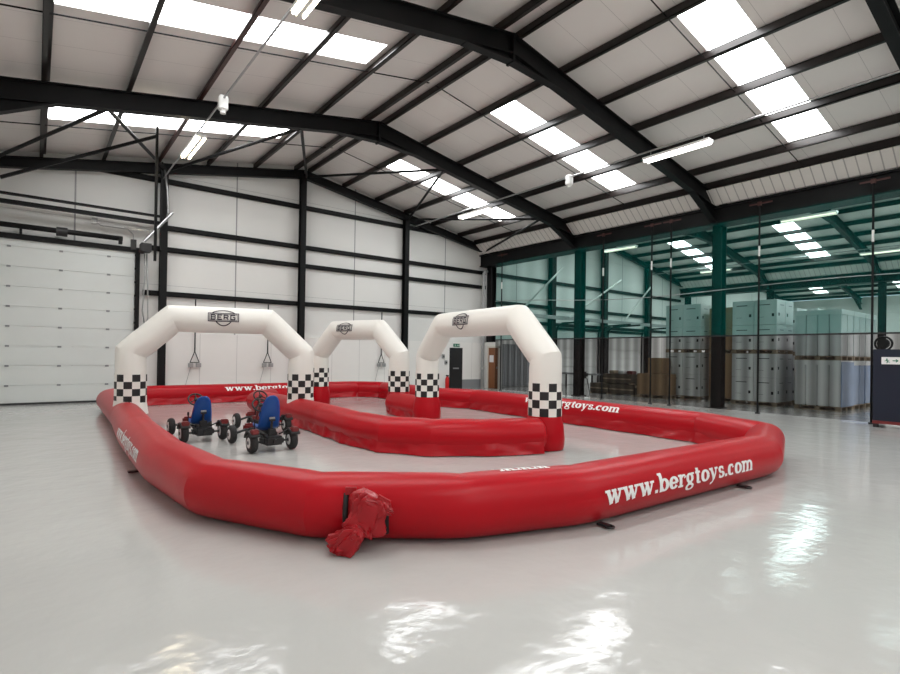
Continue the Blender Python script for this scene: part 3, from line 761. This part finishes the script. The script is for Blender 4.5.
# arches
def arch(P1, P2, ins, label, red_base, logo_side, zt=2.257, zm=1.55, checks=(.57, 1.13), phase=0, logo_s=.0):
    P1 = V((*P1, 0)); P2 = V((*P2, 0)); u = (P2-P1).normalized(); L = (P2-P1).length
    t = empty('inflatable_arch', (P1+P2)/2, label, 'inflatable arch', 'white inflatable arches over the track')
    zb = .5 if red_base else .30
    path = [P1+V((0, 0, zb)), P1+V((0, 0, zm)), P1+u*ins+V((0, 0, zt)), P2-u*ins+V((0, 0, zt)), P2+V((0, 0, zm)), P2+V((0, 0, zb))]
    nrm = V((0, 0, 1)).cross(u)
    def flare(p):
        return 1+.16*max(0, (.62-p.z)/.32) if not red_base else 1
    mb = MB(); sweep(mb, path, nrm, TR, n=40, step=.1, flatten=False, joint_r=.97, r_of=flare, capends=False, wr=.003)
    par(auto(mb.build('arch_tube', 'white_vinyl', None, True), 16), t)
    for P in (P1, P2):
        mb = MB(); cols, rows = 12, 4; z0, z1 = checks; r = TR+.008
        sub = 3
        for i in range(cols):
            for j in range(rows):
                mb.mi = 1 if (i+j) % 2 else 0
                for q in range(sub):
                    a0 = 2*pi*(i+q/sub)/cols+phase; a1 = 2*pi*(i+(q+1)/sub)/cols+phase
                    za, zb_ = z0+(z1-z0)*j/rows, z0+(z1-z0)*(j+1)/rows
                    mb.quad(P+V((r*cos(a0), r*sin(a0), za)), P+V((r*cos(a1), r*sin(a1), za)), P+V((r*cos(a1), r*sin(a1), zb_)), P+V((r*cos(a0), r*sin(a0), zb_)))
        par(mb.build('checker_band', ['white_vinyl', 'black_vinyl'], None), t)['label'] = 'black and white chequered band round the leg'
        if red_base:
            mb = MB(); n = 36; prev = None
            for z, rr in ((.01, .32), (.06, .335), (.2, .34), (.4, .32), (.52, .292), (.575, .284)):
                rg = [mb.bm.verts.new(P+V((rr*cos(2*pi*k/n), rr*sin(2*pi*k/n), z))) for k in range(n)]
                if prev:
                    for k in range(n): mb.face((prev[k], prev[(k+1) % n], rg[(k+1) % n], rg[k]))
                prev = rg
            par(mb.build('leg_base', 'red', None, True), t)['label'] = 'red inflated foot of the leg'
    # logo
    o = (nrm*logo_side).normalized(); e = V((0, 0, 1)).cross(o).normalized()
    c = (P1+P2)/2+V((0, 0, zt))+u*logo_s
    def fn(a, v):
        ph_ = R_(10)+v/TR; return c+e*a+(o*cos(ph_)+V((0, 0, 1))*sin(ph_))*(TR+.012)
    mb = MB(); S = 1
    bw, bh = .56, .15; th = .016
    k = []
    def rect(x0, y0, x1, y1, w): return [ln(x0, y0, x1, y0, w), ln(x1, y0-w/2, x1, y1+w/2, w), ln(x1, y1, x0, y1, w), ln(x0, y1+w/2, x0, y0-w/2, w)]
    k += rect(-bw/2, -bh/2, bw/2, bh/2, th); k += rect(-bw/2+.025, -bh/2+.022, bw/2-.025, bh/2-.022, .008)
    k += [[(-.21+.42*i/16, bh/2+.065*sin(pi*i/16)**.7, .02) for i in range(17)], [(-.14+.28*i/14, -bh/2-.085*sin(pi*i/14)**.8, .02) for i in range(15)]]
    def letter(x, segs):
        w = .095; h = .08; sw = .02
        return [ln(x+a*w, (b_-.5)*h, x+c_*w, (d_-.5)*h, sw) for a, b_, c_, d_ in segs]
    k += letter(-.235, [(.1, 0, .1, 1), (0, 1, .8, 1), (0, 0, .8, 0), (.1, .5, .8, .5), (.85, .1, .85, .45), (.85, .55, .85, .95)])
    k += letter(-.115, [(.1, 0, .1, 1), (0, 1, .9, 1), (0, 0, .9, 0), (.1, .5, .75, .5)])
    k += letter(.0, [(.1, 0, .1, 1), (0, 1, .8, 1), (.1, .45, .8, .45), (.85, .5, .85, .95), (.5, .45, .9, 0)])
    k += letter(.125, [(.1, 0, .1, 1), (0, 1, .95, 1), (0, 0, .95, 0), (.9, 0, .9, .5), (.5, .5, .95, .5)])
    # (-1 metre units): resampled by strips()
    k = [[(p[0]*5, p[1]*5, p[2]*5) for p in st] for st in k]
    strips(mb, k, 0, 0, .2*1.05, .2*1.1, fn)
    par(mb.build('logo', 'print_dark', None, recalc=False), t)['label'] = 'dark BERG logo in a double outlined plate with curved bars'
    return t
arch((1.53, 12.40), (4.77, 11.58), .74, 'white inflatable arch at the left spanning the kart lane, standing over the red tubes', False, -1, checks=(.53, 1.10), phase=.48, logo_s=.03)
arch((6.80, 15.10), (7.78, 12.15), .72, 'smallest looking white inflatable arch in the middle, furthest from the camera', True, -1, phase=.1, logo_s=-.25)
arch((7.47, 10.40), (6.93, 6.16), .76, 'white inflatable arch at the right with its red feet on the floor', True, -1, phase=.94, logo_s=-.22)

# ------------------------------------------------------------------ pedal karts
def make_kart():
    t = empty('pedal_kart', (0, 0, 0))
    wb, tw, wr_ = 1.08, .64, .165
    def wheel(x, y, r, w):
        mb = MB(); mb.torus((x, y, r), r-w*.5, w*.5, 'x', 30, 12, 1.15); wh = mb.build('wheel', 'rubber', t, True)
        mb = MB(); s = 1 if x > 0 else -1
        mb.tube([(x-.062, y, r), (x-.05, y, r), (x+.05, y, r), (x+.062, y, r)], r*.5, 24, rad=[r*.46, r*.56, r*.56, r*.46]); mb.build('rim', 'rim', wh)
        mb = MB(); mb.tube([(x-.07, y, r), (x+.07, y, r)], .03, 12)
        mb.build('hub', 'black', wh)
    for s in (-1, 1): wheel(s*tw/2, 0, wr_, .11); wheel(s*tw/2, wb, wr_-.005, .10)
    mb = MB(); mb.tube([(0, -.12, .2), (0, .2, .2), (0, .55, .22), (0, .95, .24), (0, wb+.04, .22)], .035, 10)
    mb.tube([(-.12, -.02, .2), (-.12, .35, .24), (0, .6, .22)], .02, 8); mb.tube([(.12, -.02, .2), (.12, .35, .24), (0, .6, .22)], .02, 8)
    mb.build('frame', 'black', t, True)
    mb = MB(); mb.tube([(-tw/2+.03, 0, wr_), (tw/2-.03, 0, wr_)], .018, 10); mb.build('rear_axle', 'black', t)
    mb = MB(); mb.tube([(-tw/2+.03, wb, wr_), (-.1, wb, .22), (.1, wb, .22), (tw/2-.03, wb, wr_)], .022, 10); mb.build('front_axle', 'black', t)
    mb = MB(); mb.b2((-.15, -.13, .11), (.15, .13, .25), bev=.03); mb.b2((-.19, -.06, .14), (-.15, .06, .22)); mb.tube([(0, -.18, .17), (0, -.12, .17)], .04, 10); mb.build('gear_box', 'black', t)
    mb = MB(); mb.b2((.05, .05, .22), (.1, .8, .3), bev=.01); mb.build('chain_guard', 'black', t)
    # seat : curved shell, tall narrow back
    mb = MB(); rows = []
    prof = [(.50, .33, .17), (.42, .30, .185), (.30, .285, .19), (.20, .30, .19), (.14, .37, .185), (.10, .47, .18), (.065, .57, .168), (.035, .68, .152), (.01, .76, .13), (-.01, .82, .095), (-.018, .85, .045)]
    for y, z, w in prof:
        row = []
        for k in range(11):
            q = -1+2*k/10; lift = .05*abs(q)**2.5
            yy = y+(lift if z > .35 else 0); zz = z+(lift if z <= .35 else 0); row.append(mb.bm.verts.new((q*w, yy, zz)))
        rows.append(row)
    for A, B in zip(rows, rows[1:]):
        for k in range(10): mb.face((A[k], A[k+1], B[k+1], B[k]))
    o = mb.build('seat', 'blue', t, True); md = o.modifiers.new('thick', 'SOLIDIFY'); md.thickness = .03
    mb = MB(); mb.tube([(0, .02, .24), (0, .05, .40), (0, .03, .50)], .02, 8); mb.b2((-.06, .0, .22), (.06, .06, .36), bev=.01); mb.b2((-.045, .005, .48), (.045, .04, .51)); mb.build('seat_bracket', 'black', t)
    mb = MB(); mb.b2((-.045, .02, .515), (.045, .032, .545)); mb.build('seat_badge', 'galv', t)
    # steering
    mb = MB(); mb.tube([(0, .98, .25), (0, .62, .66)], .016, 8); mb.build('steering_column', 'kart_red', t)
    mb = MB(); mb.torus((0, 0, 0), .13, .015, 'z', 28, 8); 
    for a in (R_(90), R_(210), R_(330)): mb.tube([(0, 0, 0), (.13*cos(a), .13*sin(a), 0)], .012, 6)
    mb.tube([(0, 0, -.02), (0, 0, .02)], .035, 12)
    o = mb.build('steering_wheel', 'black', t, True); o.location = (0, .60, .69); o.rotation_euler = (R_(48), 0, 0)
    for s in (-1, 1):
        mb = MB(); x = s*tw/2; rows = []
        for k in range(8):
            a = R_(20+k*18); rows.append([mb.bm.verts.new((x+q, cos(a)*(wr_+.035), wr_+sin(a)*(wr_+.03))) for q in (-.075, -.06, .06, .075)])
        for A, B in zip(rows, rows[1:]):
            for k in range(3): mb.face((A[k], A[k+1], B[k+1], B[k]))
        mb.beam((x, 0, wr_+.19), (s*.12, .05, .26), .03, .02)
        o = mb.build('fender', 'black', t, True); md = o.modifiers.new('thick', 'SOLIDIFY'); md.thickness = .02
        mb = MB(); mb.b2((x-.06, -.16, wr_+.14), (x+.06, -.04, wr_+.215), bev=.015); o2 = mb.build('rear_light', 'kart_red', t); o2['label'] = 'red cover on the fender'
        mb = MB(); mb.tube([(s*.06, .72, .22), (s*.15, .72, .22)], .012, 6); mb.b2((s*.15-.045, .69, .205), (s*.15+.045, .76, .23)); mb.build('pedal', 'black', t)
    mb = MB(); mb.b2((-.11, wb+.02, .18), (.11, wb+.12, .32), bev=.03); mb.build('front_bumper', 'kart_red', t)
    mb = MB(); mb.tube([(-.2, .28, .22), (-.2, .26, .45)], .01, 6); mb.tube([(-.2, .26, .44), (-.2, .26, .50)], .018, 8); mb.build('handbrake', 'black', t)
    return t
k1 = make_kart()
for i, (x, y, rz, lab) in enumerate(((3.02, 8.44, 0, 'black pedal kart with blue seat, nearest of the three, right in front'), (2.36, 10.02, 0, 'black pedal kart with blue seat, standing alone at the left'), (3.62, 10.25, 0, 'pedal kart mostly hidden behind the nearest blue seated kart'))):
    k = k1 if i == 0 else copy_tree(k1)
    k.location = (x, y, 0); k.rotation_euler = (0, 0, rz); tag(k, lab, 'pedal kart', 'pedal karts parked on the track')
    for ch in k.children:
        if ch.name.startswith('seat') and not ch.name.startswith('seat_'): ch.scale = ((.94, 1, 1.05), (.93, 1, .93), (.95, 1, .80))[i]

# ------------------------------------------------------------------ goods behind the net
def pallet(x0, y0, z, lx_, ly, label, dark=False):
    t = empty('pallet', (x0+lx_/2, y0+ly/2, z), label, 'pallet', 'wooden pallets under the goods')
    mb = MB()
    n = 6
    for i in range(n): mb.b2((-lx_/2, -ly/2+ly*i/n+.01, .11), (lx_/2, -ly/2+ly*(i+1)/n-.02, .135))
    mb.build('deck', 'wood', t)
    for q in range(3):
        xx = -lx_/2+.06+q*(lx_-.12)/2
        mb = MB(); mb.b2((xx-.05, -ly/2, 0), (xx+.05, ly/2, .02))
        for w_ in range(3):
            yy = -ly/2+.07+w_*(ly-.14)/2; mb.b2((xx-.05, yy-.07, .02), (xx+.05, yy+.07, .11))
        mb.build('runner', 'wood', t)
    return t
def carton(x0, y0, z0, dx, dy, dz, m, label, group, marks=True):
    t = empty('carton', (x0+dx/2, y0+dy/2, z0), label, 'box', group)
    mb = MB(); mb.box((0, 0, dz/2), (dx-.012, dy-.012, dz-.008), bev=.006); mb.build('box', m, t)
    if marks:
        f = -dx/2+.003
        mb = MB(); mb.b2((f-.002, -.2*dy, dz*.78), (f+.002, .3*dy, dz*.81)); mb.b2((f-.002, -.38*dy, dz*.32), (f+.002, -.28*dy, dz*.44)); mb.b2((f-.002, .05*dy, dz*.3), (f+.002, .3*dy, dz*.31))
        g = -dy/2+.003
        mb.b2((-.3*dx, g-.002, dz*.35), (-.18*dx, g+.002, dz*.47)); mb.b2((-.1*dx, g-.002, dz*.78), (.3*dx, g+.002, dz*.8))
        mb.build('printed_marks', 'black', t)
def stack(cx, cy, nx, ny, sx, sy, tiers, m, nm, group, marks=True, ph_=.14, name_tier=('lower', 'upper')):
    z = 0
    for ti, (rows, h) in enumerate(tiers):
        pallet(cx, cy, z, nx*sx, ny*sy, 'wooden pallet under the %s tier of %s' % (name_tier[ti], nm)); z += .137
        for r_ in range(rows):
            for i in range(nx):
                for j in range(ny):
                    rn = 'bottom row' if (r_ == 0 and rows > 1) else ('top row' if rows > 1 else 'single row')
                    pos = ('front' if i == 0 else ('back' if i == nx-1 else 'middle'))+' '+('right' if j == 0 else ('left' if j == ny-1 else 'centre'))
                    carton(cx+i*sx, cy+j*sy, z, sx, sy, h, m, '%s, %s %s, %s tier of %s' % ('white carton' if 'white' in m else 'brown carton', rn, pos, name_tier[ti], nm), group, marks)
            z += h
stack(19.47, 7.16, 2, 2, .72, .72, ((2, .82), (2, .85)), 'carton_white', 'the centre white stack', 'white cartons in the centre stack')
stack(21.25, 7.16, 1, 2, .95, .72, ((2, .80), (2, .78)), 'carton_white', 'the stack behind centre', 'white cartons behind the centre stack')
stack(19.75, 9.87, 2, 2, .68, .70, ((2, .83), (2, .86)), 'carton_white', 'the left white stack', 'white cartons in the left stack')
stack(20.0, 8.72, 1, 1, .95, .95, ((2, .82), (2, .78)), 'carton_brown', 'the tall brown stack', 'brown cartons in the tall stack', False)
# wrapped loads at the right
def wrapped(x0, y0, z0, dx, dy, dz, m, label, group):
    t = empty('wrapped_load', (x0+dx/2, y0+dy/2, z0), label, 'wrapped pallet load', group)
    n = 4
    mb = MB()
    for i in range(2):
        for j in range(n): mb.box((-dx/2+dx*(i+.5)/2, -dy/2+dy*(j+.5)/n, dz/2), (dx/2-.015, dy/n-.015, dz-.01), bev=.02)
    mb.build('goods', m, t)
    mb = MB(); mb.b2((-dx/2-.004, -dy/2-.004, dz*.9), (dx/2+.004, dy/2+.004, dz+.004)); mb.build('top_sheet', 'carton_white', t)
    return t
for i in range(3):
    x0 = 19.54+i*1.25; dx = 1.2
    nm = ['front', 'middle', 'rear'][i]
    pallet(x0, 5.38, 0, dx, 1.27, 'wooden pallet on the floor under the %s lower wrapped load' % nm)
    wrapped(x0, 5.38, .137, dx, 1.27, 1.44, 'carton_white' if i == 0 else 'wrap_blue', '%s pallet load at the right of the store, %s, lower tier' % ('white and blue' if i == 0 else 'blue wrapped', nm), 'wrapped pallet loads')
    if i == 0:
        wl = [o for o in COL.objects if o.name.startswith('wrapped_load')][-1]
        mb = MB(); mb.b2((-.595, -.655, 0), (.6, -.637, 1.4)); mb.build('film_sheet', 'wrap_blue', wl)['label'] = 'blue film over the right face'

    pallet(x0, 5.38, 1.585, dx, 1.27, 'wooden pallet under the %s upper wrapped load' % nm)
    wrapped(x0, 5.38, 1.722, dx, 1.27, 1.45, 'wrap_pale', 'pale wrapped pallet load at the right of the store, %s, upper tier' % nm, 'wrapped pallet loads')
for i in range(2):
    nm = ['left', 'right'][i]; y0 = 6.95
    pallet(22.6+i*1.35, y0, 0, 1.25, 2.4, 'wooden pallet under the %s tall white load at the back' % nm)
    wrapped(22.6+i*1.35, y0, .137, 1.25, 2.4, 3.35, 'wrap_pale', 'tall pale wrapped load behind the centre stacks, %s one' % nm, 'wrapped pallet loads')
# blue end panels of the lower front load : blue wrap sheet on its camera-right face
# low cartons, crates and bench at left of the store
stack(18.9, 10.75, 1, 2, .75, .62, ((1, .82),), 'carton_brown', 'the low brown stack', 'low brown cartons', False, name_tier=('only',))
carton(18.95, 10.95, .96, .65, .6, .62, 'carton_brown', 'brown carton standing on top of the low brown stack, open flaps', 'low brown cartons', False)
for i, (x, y, z, dx, dy, dz, lab) in enumerate(((19.3, 12.4, 0, .9, 1.15, .45, 'dark timber crate on the floor, right end of the crate row'), (19.3, 13.6, 0, .9, .95, .45, 'dark timber crate on the floor, left end of the crate row'),
                                              (19.35, 12.55, .45, .8, 1.35, .42, 'dark timber crate resting on the crate row'), (19.35, 12.0, 0, .7, .36, .75, 'narrow dark timber crate beside the low cartons'))):
    t = empty('timber_crate', (x+dx/2, y+dy/2, z), lab, 'crate', 'dark timber crates')
    mb = MB(); mb.b2((-dx/2, -dy/2, .04), (dx/2, dy/2, dz-.005), bev=.01); mb.build('body', 'crate', t)
    mb = MB(); mb.b2((-dx/2-.01, -dy/2, dz*.45), (-dx/2, dy/2, dz*.58)); mb.b2((-dx/2, -dy/2, 0), (dx/2, -dy/2+.1, .04)); mb.b2((-dx/2, dy/2-.1, 0), (dx/2, dy/2, .04)); mb.build('batten', 'wood', t)
for i, (y, c, lab) in enumerate(((12.75, 'kart_red', 'red parcel lying on the top timber crate'), (13.15, 'carton_white', 'white parcel lying on the top timber crate'), (13.6, 'wood', 'tan parcel lying on the top timber crate'))):
    t = empty('parcel', (19.7, y, .87), lab, 'parcel', 'parcels on the crate')
    mb = MB(); mb.box((0, 0, .07), (.4, .26, .14), bev=.03); mb.build('body', c, t)
t = empty('machine_stand', (18.9, 14.65, 0), 'small dark machine with a rounded top on thin legs, left of the crates', 'machine')
mb = MB(); mb.box((0, 0, .78), (.35, .42, .3), bev=.08); mb.build('body', 'black', t)
mb = MB(); mb.tube([(-.05, -.12, .93), (-.05, 0, 1.0), (-.05, .14, .93)], .05, 10); mb.build('guard', 'white_paint', t, True)
for sx in (-1, 1):
    for sy in (-1, 1):
        mb = MB(); mb.tube([(sx*.2, sy*.24, 0), (sx*.12, sy*.14, .66)], .018, 8); mb.build('leg', 'black', t)
t = empty('work_bench', (20.6, 16.2, 0), 'low grey work bench far behind the net near the gable', 'bench')
mb = MB(); mb.b2((-.4, -1.1, .72), (.4, 1.1, .78)); mb.build('top', 'grey_trim', t)
for sx in (-1, 1):
    for sy in (-1, 1):
        mb = MB(); mb.b2((sx*.36-.03, sy*1.05-.03, 0), (sx*.36+.03, sy*1.05+.03, .72)); mb.build('leg', 'steel', t)
# sectional doors seen through the net, on the second hall gable
for i, (x0, x1) in enumerate(((22.35, 25.9), (27.0, 30.4))):
    dn = empty('door_%d' % (3+i), ((x0+x1)/2, G, 0), kind='structure'); w = (x1-x0)/2; dn['label'] = 'pale sectional door in the second hall gable, %s one' % ('left', 'right')[i]
    for q in range(6):
        mb = MB(); mb.b2((-w, 0, q*.5+.02), (w, .06, q*.5+.5), bev=.006); mb.build('door_panel', 'door_white', dn)
    for s in (-1, 1):
        mb = MB(); mb.tube([(s*(w+.08), -.08, 0), (s*(w+.08), -.08, 2.9), (s*(w+.08), -.18, 3.2), (s*(w+.08), -.45, 3.35), (s*(w+.08), -2.2, 3.4)], .05, 8); mb.build('curved_track', 'steel', dn, True)
    mb = MB(); mb.b2((-w-.15, -.1, 3.02), (w+.15, .05, 3.16)); mb.build('door_head', 'steel', dn)
for i, x in enumerate((19.6,)):
    dn = empty('door_5', (x, G, 0), kind='structure'); dn['label'] = 'grey fluted shutter beyond the brown door'
    mb = MB()
    for q in range(12): mb.b2((-1.3+q*.22, 0, .03), (-1.12+q*.22, .05, 2.15))
    mb.b2((-1.35, .04, .03), (1.4, .07, 2.15)); mb.build('shutter', 'grey_trim', dn)
# pale braces in the second hall end bay
for i, (a, b_, lab) in enumerate((((22.2, 18.1, 3.63), (24.0, 16.2, 5.6), 'long pale diagonal strut beyond the net, right one'), ((18.45, 18.2, 3.63), (20.1, 16.8, 5.9), 'short pale diagonal strut beyond the net, left one'),
                                  ((27.2, 18.2, 3.63), (29.2, 17.6, 5.9), 'pale diagonal strut beyond the net, far right one'))):
    mb = MB(); mb.tube([a, b_], .045, 8); tag(mb.build('diagonal_strut', 'white_paint'), lab, 'strut', 'pale struts in the second hall')
# canopy ledge along second hall gable
mb = MB(); mb.b2((W+.5, G-.95, 3.55), (32.5, G-.35, 3.62)); mb.b2((W+.5, G-.97, 3.5), (32.5, G-.9, 3.68))
tag(mb.build('canopy_ledge', 'galv'), 'pale horizontal ledge along the second hall gable above the sectional doors', 'ledge')
# navy cabinet with exit sign
t = empty('navy_cabinet', (15.92, 3.74, 0), 'navy blue cabinet on a red base at the right edge, before the netting', 'cabinet')
mb = MB(); mb.b2((0, -2.0, .16), (.55, 0, 1.87), bev=.01); mb.build('body', 'navy', t)
mb = MB(); mb.b2((-.02, -2.0, .09), (.55, 0, .16)); mb.build('base', 'kart_red', t)
for y in (-.06, -1.94):
    mb = MB(); mb.b2((.0, y-.05, 0), (.1, y+.05, .1)); mb.build('leg', 'black', t)
mb = MB(); mb.b2((-.012, -.98, .3), (-.001, -.96, 1.85)); mb.build('door_seam', 'black', t)
t = empty('exit_sign', (15.892, 3.36, 1.60), 'white and green exit sign with arrow and running man on the navy cabinet', 'sign', rz=-pi/2)
mb = MB(); mb.b2((-.21, -.01, -.085), (.21, .012, .085)); mb.build('sign_plate', 'print_white', t); sign_run(t, .40, .17, -.014, 'green_sign')
t = empty('dark_fan', (19.6, 4.36, 1.88), 'round dark fan standing behind the navy cabinet', 'fan')
mb = MB(); mb.torus((0, 0, .22), .2, .03, 'x', 24, 8); mb.tube([(-.04, 0, .22), (.04, 0, .22)], .15, 20); mb.build('cage', 'black', t)
mb = MB(); mb.tube([(0, 0, -1.9), (0, 0, .05)], .025, 8); mb.b2((-.2, -.2, -1.9), (.2, .2, -1.86)); mb.build('stand', 'black', t)

# ------------------------------------------------------------------ camera, world, view
cam = bpy.data.cameras.new('camera'); co = bpy.data.objects.new('camera', cam); COL.objects.link(co); sc.camera = co
f, yaw, pitch, roll, cy = 528.669, R_(38.108), R_(.347), R_(.852), 351.002
F = V((sin(yaw)*cos(pitch), cos(yaw)*cos(pitch), sin(pitch))); Rt = V((cos(yaw), -sin(yaw), 0)); U = Rt.cross(F)
R2 = Rt*cos(roll)+U*sin(roll); U2 = U*cos(roll)-Rt*sin(roll)
mw = Matrix((R2, U2, -F)).transposed().to_4x4(); mw.translation = V((0, 0, 1.6)); co.matrix_world = mw
cam.sensor_fit = 'HORIZONTAL'; cam.sensor_width = 36; cam.lens = 36*f/900; cam.shift_y = (cy-337)/900; cam.clip_end = 200; cam.clip_start = .05
w = bpy.data.worlds.new('world'); sc.world = w; w.use_nodes = True
w.node_tree.nodes['Background'].inputs[0].default_value = (.75, .85, 1, 1); w.node_tree.nodes['Background'].inputs[1].default_value = .6
sc.view_settings.view_transform = 'Standard'; sc.view_settings.look = 'None'; sc.view_settings.gamma = 1; sc.view_settings.use_curve_mapping = False
sc.view_settings.exposure = 0.96
sc.cycles.max_bounces = 8; sc.cycles.diffuse_bounces = 5; sc.cycles.glossy_bounces = 4; sc.cycles.transparent_max_bounces = 12
sc.cycles.use_denoising = True; sc.cycles.sample_clamp_indirect = 6
